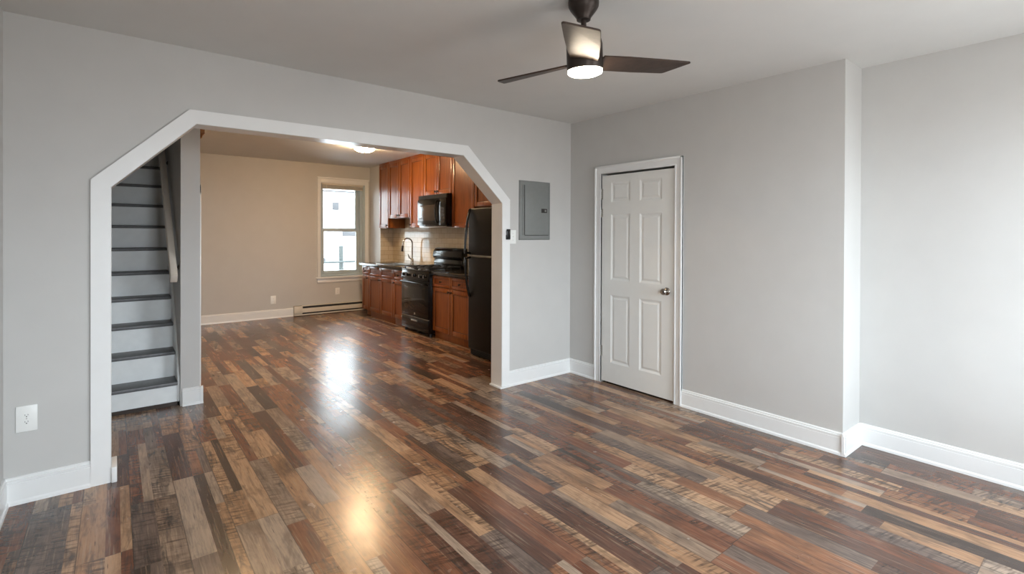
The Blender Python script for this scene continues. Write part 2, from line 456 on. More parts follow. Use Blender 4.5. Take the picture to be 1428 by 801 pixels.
# right side: recess wall, and the furred-out wall with the door
mb = MB(); mb.box(XR, XR + 0.2, FRONT - 0.25, YEND, 0, 2.8)
struct(mb.build('wall_right', 'wall'), 'pale grey right wall of the living room, running on into the kitchen')
DY0, DY1, DZ = 2.405, 3.208, 1.992
mb = MB()
mb.box(XD, XR, YBUMP, DY0, 0, H); mb.box(XD, XR, DY1, YA, 0, H); mb.box(XD, XR, DY0, DY1, DZ, H)
struct(mb.build('wall_door', 'wall'), 'grey furred-out wall that holds the white door')
mb = MB(); mb.box(3.74, XR - 0.005, DY0, DY1, 0.004, DZ)  # solid block coloured dark in place of the closet's shade
struct(mb.build('wall_closet', 'dark'), 'dark-coloured block standing in for the shade behind the door')

# kitchen shell
WX0, WX1, WZ0, WZ1 = 2.82, 3.632, 0.645, 2.312
mb = MB()
mb.box(SX0, WX0, YB, YEND, 0, 2.8); mb.box(WX1, XR + 0.2, YB, YEND, 0, 2.8)
mb.box(WX0, WX1, YB, YEND, 0, WZ0); mb.box(WX0, WX1, YB, YEND, WZ1, 2.8)
struct(mb.build('wall_kitchen_back', 'wall'), 'kitchen end wall with the window')
mb = MB(); mb.box(3.722, XR, 8.452, YB, 0, HK)
struct(mb.build('wall_chase', 'wall'), 'boxed-out corner beside the window')
mb = MB(); mb.box(SX0, SX1, SY, YEND, 0, 4.9)
struct(mb.build('wall_stair', 'wall'), 'grey stub wall between the stairs and the kitchen')
mb = MB(); mb.box(XL - 0.15, SX1, SY - 0.1, SY, HK, 4.9); struct(mb.build('wall_stairwell_near', 'wall'), 'near upper wall of the stairwell')
mb = MB(); mb.box(XL - 0.15, SX1, YEND - 0.1, YEND, 0, 4.9); struct(mb.build('wall_stairwell_far', 'wall'), 'far wall of the stairwell')
mb = MB(); mb.box(XL - 0.15, SX1, SY - 0.1, YEND, 4.9, 5.0); struct(mb.build('ceiling_stairwell', 'ceiling'), 'ceiling of the stairwell')
# tiled splash
mb = MB(); mb.box(XR - 0.008, XR, 4.95, 8.452, 0.90, 1.70)
o = mb.build('wall_tiles', 'tile'); struct(o, 'beige subway tile backsplash')
mb = MB(); mb.box(3.722, XR - 0.008, 8.444, 8.452, 0.90, 1.52)
struct(mb.build('wall_tiles_end', 'tile_end'), 'beige subway tile on the end of the boxed-out corner')

# baseboards: profile with shoe moulding, flat board and stepped cap
BP = [(0.0, 0.0), (0.024, 0.0), (0.022, 0.014), (0.0155, 0.022), (0.0155, 0.108), (0.0135, 0.111), (0.0155, 0.114), (0.0155, 0.126), (0.010, 0.129), (0.011, 0.136), (0.007, 0.142), (0.0, 0.142)]
def base_run(axis, wall, sign, a, b, hs=1.0):
    """axis 'x': board runs along x against plane y=wall; 'y': runs along y against plane x=wall; sign = side it stands out to"""
    mb = MB()
    mb.prism([(wall + sign * d, h * hs) for d, h in BP], 'y' if axis == 'y' else 'x', a, b)
    return mb
def base(name, axis, wall, sign, a, b, label, hs=1.0):
    struct(base_run(axis, wall, sign, a, b, hs).build(name, 'trim', angle=25), label)
base('baseboard_back_left', 'x', YA, -1, XL, -0.104, 'white baseboard left of the arched opening')
base('baseboard_back_right', 'x', YA, -1, 2.857, XD, 'white baseboard right of the arched opening')
base('baseboard_left', 'y', XL, 1, FRONT, YA, 'white baseboard on the left wall')
base('baseboard_door_far', 'y', XD, -1, 3.288, YA, 'short white baseboard between the corner and the door')
base('baseboard_door_near', 'y', XD, -1, YBUMP - 0.024, 2.332, 'white baseboard right of the door')
base('baseboard_bump', 'x', YBUMP, -1, XD - 0.024, XR, 'white baseboard on the return of the furred-out wall')
base('baseboard_right', 'y', XR, -1, FRONT, YBUMP, 'white baseboard along the right wall')
base('baseboard_kitchen', 'x', YB, -1, SX1, 2.372, 'white baseboard on the kitchen end wall')
base('baseboard_stub', 'x', SY, -1, SX0 + 0.012, SX1 + 0.022, 'white baseboard wrapped round the stub wall')
base('baseboard_stub_side', 'y', SX1, 1, SY - 0.022, YB, 'white baseboard on the kitchen side of the stub wall')

# closet casing on the kitchen side of the stub wall, and the raw wood block above it
mb = MB(); mb.box(SX1, SX1 + 0.028, 5.02, 5.12, 0, 1.83, 0.003); mb.box(SX1, SX1 + 0.028, 5.86, 5.95, 0, 1.83, 0.003); mb.box(SX1, SX1 + 0.028, 5.02, 5.95, 1.75, 1.835, 0.003)
struct(mb.build('trim_4', 'trim'), 'white casing of the cupboard under the stairs')
mb = MB(); mb.box(SX1, SX1 + 0.035, 4.86, 4.98, 2.245, 2.285, 0.002); mb.prism([(4.87, 2.247), (4.96, 2.247), (4.96, 2.215), (4.90, 2.215)], 'x', SX1, SX1 + 0.02)
tag(mb.build('wood_block', 'rawwood', loc=(SX1, 4.92, 2.215)), 'small raw brown wood block high on the stub wall', 'wood block')

# ---------------------------------------------------------------- door
dr = bpy.data.objects.new('door_1', None); COL.objects.link(dr); dr.location = (XD, 2.806, 0); struct(dr, 'white six-panel door with a nickel knob')
mb = MB()
CX0 = XD - 0.022
for (a, b) in ((2.332, DY0), (DY1, 3.286)):
    mb.box(CX0 + 0.006, XD, a, b, 0, 2.068)
    lo, hi = (a, a + 0.018) if a < 2.5 else (b - 0.018, b)
    mb.box(CX0 - 0.004, XD, lo, hi, 0, 2.068, 0.003)
    lo, hi = (b - 0.014, b) if a < 2.5 else (a, a + 0.014)
    mb.box(CX0 + 0.002, XD, lo, hi, 0, DZ + 0.012, 0.003)
mb.box(CX0 + 0.006, XD, DY0, DY1, DZ, 2.068)
mb.box(CX0 - 0.004, XD, 2.332, 3.286, 2.05, 2.068, 0.003)
mb.box(CX0 + 0.002, XD, DY0, DY1, DZ, DZ + 0.014, 0.003)
mb.build('door_casing', 'trim', dr)
SY0, SY1 = 2.414, 3.203
XS = XD - 0.004
mb = MB()
# slab with six raised panels: rails and stiles stand proud of a sunk field
ys = [SY0, 2.535, 2.765, 2.873, 3.093, SY1]          # stile/panel limits (near edge first)
zs = [0.018, 0.205, 0.845, 0.985, 1.605, 1.718, 1.905, 1.974]
PX = XS + 0.009
mb.box(PX, XS + 0.036, SY0, SY1, 0.018, 1.974)
for (a, b) in ((ys[0], ys[1]), (ys[2], ys[3]), (ys[4], ys[5])): mb.box(XS, PX + 0.004, a, b, 0.018, 1.974)
for (a, b) in ((ys[1], ys[2]), (ys[3], ys[4])):
    for (c, d) in ((zs[0], zs[1]), (zs[2], zs[3]), (zs[4], zs[5]), (zs[6], zs[7])): mb.box(XS, PX + 0.004, a, b, c, d)
    for (c, d) in ((zs[1], zs[2]), (zs[3], zs[4]), (zs[5], zs[6])):
        # sloped moulding and raised field
        m_, q = 0.018, 0.040
        for (p0, p1) in (((a, c), (b, c)), ((b, c), (b, d)), ((b, d), (a, d)), ((a, d), (a, c))):
            cx, cz = (a + b) / 2, (c + d) / 2
            def tow(p, t): return (p[0] + math.copysign(t, cx - p[0]), p[1] + math.copysign(t, cz - p[1]))
            i0, i1 = tow(p0, m_), tow(p1, m_)
            b2 = bmesh.new()
            vs = [b2.verts.new((XS + 0.001, *p0)), b2.verts.new((XS + 0.001, *p1)), b2.verts.new((PX - 0.0005, *i1)), b2.verts.new((PX - 0.0005, *i0))]
            f_ = b2.faces.new(vs); bmesh.ops.recalc_face_normals(b2, faces=[f_]); f_.normal_update()
            if f_.normal.x > 0: f_.normal_flip()
            mb._add(b2, 0)
        mb.hexa([(PX, a + m_ + 0.006, c + m_ + 0.006), (PX, b - m_ - 0.006, c + m_ + 0.006), (PX, b - m_ - 0.006, d - m_ - 0.006), (PX, a + m_ + 0.006, d - m_ - 0.006),
                 (XS + 0.003, a + q, c + q), (XS + 0.003, b - q, c + q), (XS + 0.003, b - q, d - q), (XS + 0.003, a + q, d - q)])
mb.build('door_slab', 'door', dr, angle=12)
mb = MB(); c = (XS, 2.482, 0.934)
mb.lathe([(0.033, 0.0), (0.033, -0.004), (0.027, -0.010), (0.013, -0.013), (0.011, -0.03), (0.020, -0.037), (0.027, -0.047), (0.027, -0.056), (0.021, -0.064), (0.0, -0.066)], c, 'x', 28)
mb.build('knob', 'nickel', dr)
mb = MB(); mb.box(XS - 0.003, XS + 0.02, DY0 + 0.001, DY0 + 0.008, 0.885, 0.99, 0.001)
mb.build('strike_plate', 'hinge', dr)
for zc in (1.80, 0.30, 1.62):
    mb = MB(); hh = 0.05 if zc != 1.62 else 0.04
    for k in range(5):
        mb.lathe([(0.0058, 0), (0.0058, hh * 2 / 5 - 0.002)], (XS - 0.006, SY1 + 0.003, zc - hh + k * hh * 2 / 5), 'z', 12)
    mb.box(XS - 0.0015, XS + 0.001, SY1 - 0.010, SY1 + 0.008, zc - hh, zc + hh)
    mb.build('hinge', 'hinge', dr)

# ---------------------------------------------------------------- kitchen window
win = bpy.data.objects.new('window_1', None); COL.objects.link(win); win.location = (3.225, YB, WZ0); struct(win, 'white sash window at the end of the kitchen')
mb = MB(); y1 = YB - 0.02
for a, b in ((2.766, WX0 + 0.004), (WX1 - 0.004, 3.69)):
    mb.box(a, b, y1, YB, 0.646, 2.375, 0.003)
    mb.box(a + 0.002 if a < 3 else b - 0.018, a + 0.018 if a < 3 else b - 0.002, y1 - 0.010, YB - 0.002, 0.647, 2.3745, 0.003)
mb.box(2.8245, 3.6275, y1 + 0.001, YB, 2.30, 2.374, 0.003); mb.box(2.760, 3.695, y1 - 0.016, YB, 2.376, 2.402, 0.003)
mb.build('window_casing', 'trim', win)
mb = MB(); mb.box(2.745, 3.70, YB - 0.052, YB + 0.10, 0.615, 0.645, 0.006)
mb.build('window_stool', 'trim', win)
mb = MB(); mb.box(2.768, 3.685, YB - 0.018, YB, 0.545, 0.615, 0.004); mb.build('apron', 'trim', win)
mb = MB()
fy0, fy1 = YB + 0.02, YB + 0.16
mb.box(WX0, 2.862, fy0 + 0.02, fy1, WZ0, WZ1); mb.box(3.552, WX1, fy0 + 0.02, fy1, WZ0, WZ1)
mb.box(3.60, WX1, fy0 - 0.015, fy0 + 0.03, WZ0, WZ1, 0.002); mb.box(WX0, 2.84, fy0 - 0.015, fy0 + 0.03, WZ0, WZ1, 0.002)
mb.box(2.8415, 3.5985, fy0, fy1 - 0.002, 2.255, WZ1 - 0.001); mb.box(2.8415, 3.5985, fy0, fy1 - 0.002, WZ0 + 0.001, 0.685)
mb.build('window_frame', 'sash', win)
def sash(name, y, z0, z1, bot, top):
    mb = MB(); t = 0.018
    mb.box(2.862, 2.905, y - t, y + t, z0, z1, 0.003); mb.box(3.487, 3.552, y - t, y + t, z0, z1, 0.003)
    mb.box(2.9045, 3.4875, y - t + 0.0015, y + t - 0.0015, z0 + 0.001, z0 + bot, 0.002); mb.box(2.9045, 3.4875, y - t + 0.0015, y + t - 0.0015, z1 - top, z1 - 0.001, 0.002)
    o = mb.build(name, 'sash', win)
    mb = MB(); mb.box(2.903, 3.489, y - 0.003, y + 0.003, z0 + bot - 0.002, z1 - top + 0.002)
    mb.build('pane', 'glass', o)
    return o
s1 = sash('upper_sash', YB + 0.125, 1.455, 2.255, 0.055, 0.03)
s2 = sash('lower_sash', YB + 0.075, 0.685, 1.49, 0.062, 0.045)
mb = MB(); mb.box(3.17, 3.23, YB + 0.045, YB + 0.075, 1.488, 1.503, 0.004); mb.lathe([(0.012, 0), (0.012, 0.008), (0.0, 0.009)], (3.20, YB + 0.055, 1.503), 'z', 16)
mb.build('sash_lock', 'sash', s2)
bl = thing('window_blind', 'raised pale slat blind bunched at the top of the kitchen window', 'blind', (3.225, YB + 0.02, 2.20))
mb = MB(); mb.box(2.845, 3.598, YB + 0.0, YB + 0.045, 2.27, 2.308, 0.004); mb.build('head_rail', 'slat', bl)
mb = MB()
for k in range(12): mb.box(2.85, 3.592, YB + 0.002, YB + 0.040, 2.212 + k * 0.0048, 2.2145 + k * 0.0048)
mb.build('slats', 'slat', bl)
mb = MB(); mb.box(2.85, 3.592, YB + 0.004, YB + 0.038, 2.198, 2.210, 0.003); mb.build('bottom_rail', 'slat', bl)
mb = MB(); mb.tube([(2.93, YB + 0.0, 2.27), (2.93, YB - 0.002, 1.75)], 0.0035, 8); mb.build('tilt_wand', 'plastic', bl)

# ---------------------------------------------------------------- outside the kitchen window
mb = MB(); mb.box(-8, 22, YEND + 0.05, 24, -3.1, -3.0)
struct(mb.build('ground', 'ground'), 'pale concrete yard behind the house')
nb = thing('neighbour_house', 'pale row house seen through the kitchen window', 'house', (6.5, 19.5, -3))
mb = MB(); mb.box(-4, 17, 19.5, 23.5, -3, 6.0)
for k in range(30): mb.box(-4, 17, 19.47, 19.51, -3 + k * 0.3, -2.985 + k * 0.3)
mb.build('house_wall', 'siding', nb)
mb = MB(); mb.box(-4.2, 17.2, 19.2, 23.7, 6.0, 6.2); mb.build('roof', 'roofgrey', nb)
for (a, b, c, d) in ((6.62, 6.86, 2.32, 2.62), (7.0, 7.7, 1.30, 1.52), (5.95, 6.35, 0.30, 0.46), (5.85, 7.75, 3.02, 3.07), (5.42, 5.48, 1.2, 2.7)):
    mb = MB(); mb.box(a, b, 19.44, 19.5, c, d, 0.01); mb.build('vent', 'roofgrey', nb)
pl = MB(); pl.tube([(5.02, 14.0, -3), (5.0, 14.0, 1.06)], [0.075, 0.062], 14)
tag(pl.build('utility_pole', 'greywood', loc=(5.0, 14.0, -3)), 'grey weathered post standing outside the kitchen window', 'post')
for (z0, z1, lab) in ((0.64, 0.80, 'upper dark wire crossing low outside the kitchen window'), (0.28, 0.34, 'lower dark wire crossing low outside the kitchen window')):
    w = MB(); pts = []
    for k in range(17):
        t = k / 16; pts.append((1.0 + 9.0 * t, 13.86, z0 + (z1 - z0) * t - 0.10 * math.sin(math.pi * t)))
    w.tube(pts, 0.030, 8)
    tag(w.build('wire', 'greywood', loc=(5.5, 13.86, z0)), lab, 'wire', 'wires outside the window')

# ---------------------------------------------------------------- staircase
st = thing('staircase', 'narrow white staircase with grey treads left of the stub wall', 'staircase', (0.0, 4.88, 0))
Y0, RUN, RISE, N = 4.88, 0.195, 0.215, 13
for n in range(1, N + 1):
    z = n * RISE - 0.02; yn = Y0 + (n - 1) * RUN
    mb = MB(); mb.box(XL + 0.001, SX0 - 0.001, yn + 0.028, yn + 0.05, max(0.022 if n == 1 else 0, z - RISE), z - 0.028)
    mb.build('riser', 'riser', st)
    mb = MB()
    if n == N: mb.box(XL + 0.001, SX0 - 0.001, yn, YEND - 0.102, z - 0.028, z, 0.006)
    else:
        mb.box(XL + 0.001, SX0 - 0.016, yn, yn + RUN + 0.05, z - 0.028, z, 0.006)
    mb.build('tread', 'tread', st)
mb = MB(); mb.box(XL + 0.001, SX0 - 0.002, Y0 + 0.02, Y0 + 0.045, 0, 0.03); mb.build('bottom_strip', 'bronze', st)
mb = MB()
s_ = RISE / RUN
def zl(y): return (y - Y0) * s_ + RISE - 0.02
yt = Y0 + 12 * RUN
mb.prism([(Y0 + 0.02, 0.0), (Y0 + 0.02, zl(Y0) + 0.02), (Y0 + 0.06, zl(Y0 + 0.06) + 0.055), (yt, zl(yt) + 0.055), (yt, zl(yt) - 0.25), (Y0 + 0.30, 0.0)], 'x', SX0 - 0.015, SX0 - 0.0005)
mb.build('skirt_board', 'riser', st)
hr = thing('handrail', 'white wooden handrail fixed to the stair side of the stub wall', 'handrail', (0.37, 4.80, 1.05))
mb = MB()
A = Vector((0.372, 4.80, 1.045)); B = Vector((0.372, 7.2, 1.045 + 2.4 * 0.87))
d = (B - A).normalized(); up = Vector((0, -d.z, d.y)); wx = 0.024; hz = 0.042
mb.hexa([A + Vector((-wx, 0, 0)) - up * hz, A + Vector((wx, 0, 0)) - up * hz, A + Vector((wx, 0, 0)) + up * hz, A + Vector((-wx, 0, 0)) + up * hz,
         B + Vector((-wx, 0, 0)) - up * hz, B + Vector((wx, 0, 0)) - up * hz, B + Vector((wx, 0, 0)) + up * hz, B + Vector((-wx, 0, 0)) + up * hz], bev=0.006)
mb.build('rail', 'railpaint', hr)
for yy in (4.98, 6.12):
    p0 = A + (B - A) * ((yy - A.y) / (B.y - A.y))
    mb = MB(); mb.tube([(p0.x, yy, p0.z - 0.05), (p0.x + 0.015, yy, p0.z - 0.075), (SX0 - 0.002, yy, p0.z - 0.075)], 0.008, 10); mb.lathe([(0.022, 0), (0.022, -0.005), (0.008, -0.008)], (SX0 - 0.001, yy, p0.z - 0.075), 'x', 16)
    mb.build('rail_bracket', 'bronze', hr)

# ---------------------------------------------------------------- wall fittings
def plate_y(name, label, cat, x0, x1, z0, z1, y, kind, group=None):
    cx, cz = (x0 + x1) / 2, (z0 + z1) / 2
    o = thing(name, label, cat, (cx, y, z0), group)
    mb = MB(); mb.box(x0, x1, y - 0.007, y, z0, z1, 0.003); mb.build('cover_plate', 'plastic', o)
    if kind == 'outlet':
        for s in (-1, 1):
            zc = cz + s * 0.0175
            mb = MB()
            pr = [(0.0135 * math.cos(a), 0.0135 * math.sin(a)) for a in [2 * math.pi * k / 28 for k in range(28)]]
            pr = [(cx + p, zc + max(-0.0115, min(0.0115, q))) for p, q in pr]
            mb.prism(pr, 'y', y - 0.0095, y - 0.005)
            rc = mb.build('receptacle', 'plastic', o)
            mb = MB()
            mb.box(cx - 0.0066, cx - 0.0048, y - 0.0102, y - 0.009, zc - 0.001, zc + 0.006); mb.box(cx + 0.0048, cx + 0.0066, y - 0.0102, y - 0.009, zc, zc + 0.006)
            mb.lathe([(0.0026, -0.0102), (0.0026, -0.009)], (cx, y, zc - 0.0062), 'y', 12)
            mb.build('slots', 'slot', rc)
        mb = MB(); mb.lathe([(0.003, -0.0085), (0.003, -0.006)], (cx, y, cz), 'y', 12); mb.build('screw', 'steel', o)
    else:
        mb = MB(); mb.box(cx - 0.006, cx + 0.006, y - 0.009, y - 0.006, cz - 0.014, cz + 0.014, 0.001)
        mb.hexa([(cx - 0.004, y - 0.008, cz - 0.004), (cx + 0.004, y - 0.008, cz - 0.004), (cx + 0.004, y - 0.008, cz + 0.008), (cx - 0.004, y - 0.008, cz + 0.008),
                 (cx - 0.0035, y - 0.020, cz + 0.003), (cx + 0.0035, y - 0.020, cz + 0.003), (cx + 0.0035, y - 0.020, cz + 0.009), (cx - 0.0035, y - 0.020, cz + 0.009)])
        mb.build('toggle', 'plastic', o)
        for s in (-1, 1):
            mb = MB(); mb.lathe([(0.003, -0.0085), (0.003, -0.006)], (cx, y, cz + s * 0.03), 'y', 12); mb.build('screw', 'steel', o)
    return o
plate_y('wall_outlet', 'white double outlet on the grey wall left of the arched opening', 'outlet', -0.402, -0.319, 0.369, 0.505, YA, 'outlet')
plate_y('wall_outlet', 'white outlet on the kitchen end wall left of the heater', 'outlet', 2.018, 2.10, 0.236, 0.372, YB, 'outlet')
plate_y('wall_outlet', 'white outlet under the kitchen window above the heater', 'outlet', 3.085, 3.165, 0.318, 0.436, YB, 'outlet')
plate_y('light_switch', 'white light switch beside the arched opening under the grey panel', 'light switch', 2.866, 2.940, 1.325, 1.452, YA, 'switch')
rc = thing('remote_holder', 'small black fan remote in its holder on the arch casing', 'remote control', (2.829, YA - 0.02, 1.364))
yy = YA - 0.02
mb = MB(); mb.box(2.807, 2.853, yy - 0.014, yy, 1.364, 1.405, 0.004); mb.build('holder', 'blackmatte', rc)
mb = MB(); mb.box(2.811, 2.850, yy - 0.018, yy - 0.004, 1.372, 1.460, 0.006); rm = mb.build('remote', 'black', rc)
for k in range(3):
    mb = MB(); mb.lathe([(0.006, -0.020), (0.006, -0.017)], (2.830, yy, 1.418 + k * 0.016), 'y', 12); mb.build('button', 'mwglass', rm)

ep = thing('electrical_panel', 'grey metal breaker panel set in the wall right of the arch', 'electrical panel', (3.174, YA, 1.356))
y = YA
mb = MB(); x0, x1, z0, z1 = 2.974, 3.374, 1.357, 1.926
mb.hexa([(x0, y, z0), (x1, y, z0), (x1, y, z1), (x0, y, z1), (x0 + 0.012, y - 0.016, z0 + 0.012), (x1 - 0.012, y - 0.016, z0 + 0.012), (x1 - 0.012, y - 0.016, z1 - 0.012), (x0 + 0.012, y - 0.016, z1 - 0.012)], bev=0.003)
mb.build('panel_frame', 'panel', ep)
mb = MB(); mb.box(x0 + 0.036, x0 + 0.052, y - 0.023, y - 0.012, z0 + 0.05, z1 - 0.045, 0.003); mb.build('hinge_strip', 'panel', ep)
mb = MB(); mb.box(x0 + 0.062, x1 - 0.034, y - 0.022, y - 0.012, z0 + 0.05, z1 - 0.045, 0.003); dd = mb.build('panel_door', 'panel', ep)
mb = MB(); mb.box(x0 + 0.0535, x0 + 0.0605, y - 0.0175, y - 0.012, z0 + 0.05, z1 - 0.045); mb.box(x0 + 0.062, x1 - 0.034, y - 0.0175, y - 0.012, z0 + 0.044, z0 + 0.049); mb.box(x1 - 0.0335, x1 - 0.030, y - 0.0175, y - 0.012, z0 + 0.05, z1 - 0.045); mb.build('door_gap_shade', 'slot', ep)  # dark strips stand in for shade in the gap around the panel door
mb = MB(); mb.box(3.243, 3.316, y - 0.025, y - 0.020, 1.622, 1.662, 0.002); mb.build('latch_plate', 'slot', dd)
mb = MB(); mb.box(3.282, 3.302, y - 0.029, y - 0.024, 1.632, 1.652, 0.003); mb.build('latch', 'panel', dd)

# ---------------------------------------------------------------- baseboard heater
bh = thing('baseboard_heater', 'long beige electric baseboard heater under the kitchen window', 'heater', (2.98, YB, 0))
hx0, hx1 = 2.375, 3.70
mb = MB(); mb.box(hx0, hx1, YB - 0.012, YB, 0.012, 0.172); mb.box(hx0, hx1, YB - 0.055, YB, 0.160, 0.172, 0.003)
mb.build('back_panel', 'heater', bh)
mb = MB(); mb.prism([(YB - 0.062, 0.055), (YB - 0.055, 0.055), (YB - 0.055, 0.120), (YB - 0.066, 0.128), (YB - 0.068, 0.122)], 'x', hx0 + 0.13, hx1); mb.build('front_cover', 'heater', bh)
mb = MB(); mb.box(hx0, hx0 + 0.135, YB - 0.068, YB - 0.004, 0.045, 0.172, 0.004); mb.build('end_cap', 'heater', bh)
mb = MB(); mb.prism([(YB - 0.066, 0.010), (YB - 0.012, 0.010), (YB - 0.012, 0.018), (YB - 0.060, 0.030), (YB - 0.066, 0.030)], 'x', hx0, hx1); mb.build('bottom_lip', 'heater', bh)
mb = MB(); mb.box(hx0 + 0.14, hx1, YB - 0.045, YB - 0.014, 0.03, 0.155); mb.build('element', 'slot', bh)

# ---------------------------------------------------------------- cabinets (fronts face -X)
def front(mb, X, y0, y1, z0, z1, fr=0.058, th=0.020):
    """shaker front: frame, sunk panel, dark glaze line round the panel; X is the face plane"""
    mb.box(X + 0.010, X + th, y0 + fr - 0.004, y1 - fr + 0.004, z0 + fr - 0.004, z1 - fr + 0.004)
    for a, b in ((y0, y0 + fr), (y1 - fr, y1)): mb.box(X, X + th, a, b, z0, z1, 0.0025)
    for a, b in ((z0, z0 + fr), (z1 - fr, z1)): mb.box(X, X + th, y0 + fr, y1 - fr, a, b, 0.0025)
    g = 0.006
    for a, b in ((y0 + fr, y0 + fr + g), (y1 - fr - g, y1 - fr)): mb.box(X + 0.007, X + 0.012, a, b, z0 + fr, z1 - fr, 0, 1)
    for a, b in ((z0 + fr, z0 + fr + g), (z1 - fr - g, z1 - fr)): mb.box(X + 0.007, X + 0.012, y0 + fr, y1 - fr, a, b, 0, 1)
def knob(X, y, z, parent):
    mb = MB(); mb.lathe([(0.009, 0.0), (0.007, -0.006), (0.0065, -0.014), (0.015, -0.019), (0.0165, -0.025), (0.012, -0.030), (0.0, -0.032)], (X, y, z), 'x', 18)
    mb.build('knob', 'bronze', parent)
def upper(label, y0, y1, z0, ndoor, knob_y, top=2.622, kz=None):
    c = thing('wall_cabinet', label, 'cabinet', (3.80, (y0 + y1) / 2, z0), 'cherry wall cabinets')
    mb = MB(); mb.box(3.672, XR - 0.009, y0 + 0.001, y1 - 0.001, z0, top, 0.001); mb.box(3.668, 3.676, y0 + 0.001, y1 - 0.001, z0 + 0.004, top - 0.004, 0, 1)
    mb.build('carcass', ['cherry', 'glaze'], c)
    w = (y1 - y0) / ndoor; g = 0.003
    for k in range(ndoor):
        a, b = y0 + k * w + g, y0 + (k + 1) * w - g
        mb = MB(); front(mb, 3.648, a, b, z0 + 0.004, top - 0.030)
        dd = mb.build('door', ['cherry', 'glaze'], c)
        ky = knob_y if ndoor == 1 else (b - 0.028 if k == 0 else a + 0.028)
        knob(3.648, ky, (kz or z0 + 0.045), dd)
    mb = MB(); mb.box(3.652, XR - 0.009, y0 + 0.001, y1 - 0.001, top - 0.026, top + 0.012, 0.002); mb.build('top_rail', 'cherry', c)
    return c
upper('narrow cherry wall cabinet nearest the window, hung lower than its neighbour', 7.958, 8.346, 1.506, 1, 7.995)
upper('cherry double-door wall cabinet hung high above the sink', 7.168, 7.952, 1.668, 2, 0)
upper('narrow cherry wall cabinet just left of the microwave', 6.722, 7.162, 1.51, 1, 7.125)
upper('short cherry double-door cabinet directly above the microwave', 5.922, 6.716, 1.982, 2, 0)
upper('tall cherry wall cabinet between the microwave and the refrigerator', 5.366, 5.916, 1.496, 1, 5.40)
upper('cherry cabinet above the refrigerator partly cut off by the arch', 4.36, 5.360, 1.762, 2, 0)

BX = 3.380
def base_cab(label, y0, y1, doors, drawers, kn, false_front=False, toe=True):
    c = thing('base_cabinet', label, 'cabinet', (3.66, (y0 + y1) / 2, 0), 'cherry base cabinets')
    mb = MB(); x0, x1, a, b = BX + 0.022, XR - 0.009, y0 + 0.001, y1 - 0.001
    mb.box(x0, x1, a, a + 0.018, 0.10, 0.86, 0.001); mb.box(x0, x1, b - 0.018, b, 0.10, 0.86, 0.001); mb.box(x0, x1, a, b, 0.10, 0.118); mb.box(x1 - 0.012, x1, a, b, 0.10, 0.86)
    mb.box(x0, x0 + 0.02, a, b, 0.10, 0.86, 0.001); mb.box(BX + 0.019, BX + 0.025, y0 + 0.002, y1 - 0.002, 0.105, 0.858, 0, 1)
    mb.build('carcass', ['cherry', 'glaze'], c)
    mb = MB(); mb.box(3.42 if toe else 3.47, XR - 0.02, y0 + 0.001, y1 - 0.001, 0.0, 0.10, 0.001); mb.build('toe_kick', 'cherry', c)
    w = (y1 - y0) / drawers; g = 0.0025
    for k in range(drawers):
        a, b = y0 + k * w + g, y0 + (k + 1) * w - g
        mb = MB(); front(mb, BX, a, b, 0.703, 0.852, 0.036)
        dd = mb.build('false_drawer_front' if false_front else 'drawer', ['cherry', 'glaze'], c)
        if not false_front: knob(BX, (a + b) / 2, 0.775, dd)
    w = (y1 - y0) / doors
    for k in range(doors):
        a, b = y0 + k * w + g, y0 + (k + 1) * w - g
        mb = MB(); front(mb, BX, a, b, 0.108, 0.695)
        dd = mb.build('door', ['cherry', 'glaze'], c)
        ky = kn if doors == 1 else (b - 0.028 if k == 0 else a + 0.028)
        knob(BX, ky, 0.655, dd)
    return c
base_cab('narrow cherry base cabinet at the window end of the counter', 8.147, 8.425, 1, 1, 8.18, toe=False)
base_cab('cherry sink base cabinet with two false drawer fronts', 7.195, 8.14, 2, 2, 0, True)
base_cab('narrow cherry base cabinet between the sink base and the range', 6.80, 7.188, 1, 1, 7.15)
base_cab('cherry base cabinet between the range and the refrigerator with two drawers', 5.045, 5.962, 2, 2, 0)

SKX0, SKX1, SKY0, SKY1 = 3.47, 3.80, 7.36, 8.02
ct = MB(); cx0, cx1 = 3.350, XR - 0.009
ct.box(cx0, SKX0, 6.785, 8.444, 0.862, 0.902, 0.004); ct.box(SKX1, cx1, 6.785, 8.444, 0.862, 0.902, 0.004)
ct.box(SKX0 - 0.004, SKX1 + 0.004, 6.785, SKY0, 0.862, 0.9018); ct.box(SKX0 - 0.004, SKX1 + 0.004, SKY1, 8.444, 0.862, 0.9018)
ct.box(cx0, 3.718, 8.44, 8.50, 0.862, 0.902, 0.004)
tag(ct.build('countertop', 'granite', loc=(3.65, 7.6, 0.862)), 'dark granite countertop with the sink left of the range', 'countertop')
ct = MB(); ct.box(cx0, cx1, 5.04, 5.966, 0.862, 0.902, 0.005)
tag(ct.build('countertop', 'granite', loc=(3.65, 5.5, 0.862)), 'short dark granite countertop between range and refrigerator', 'countertop')

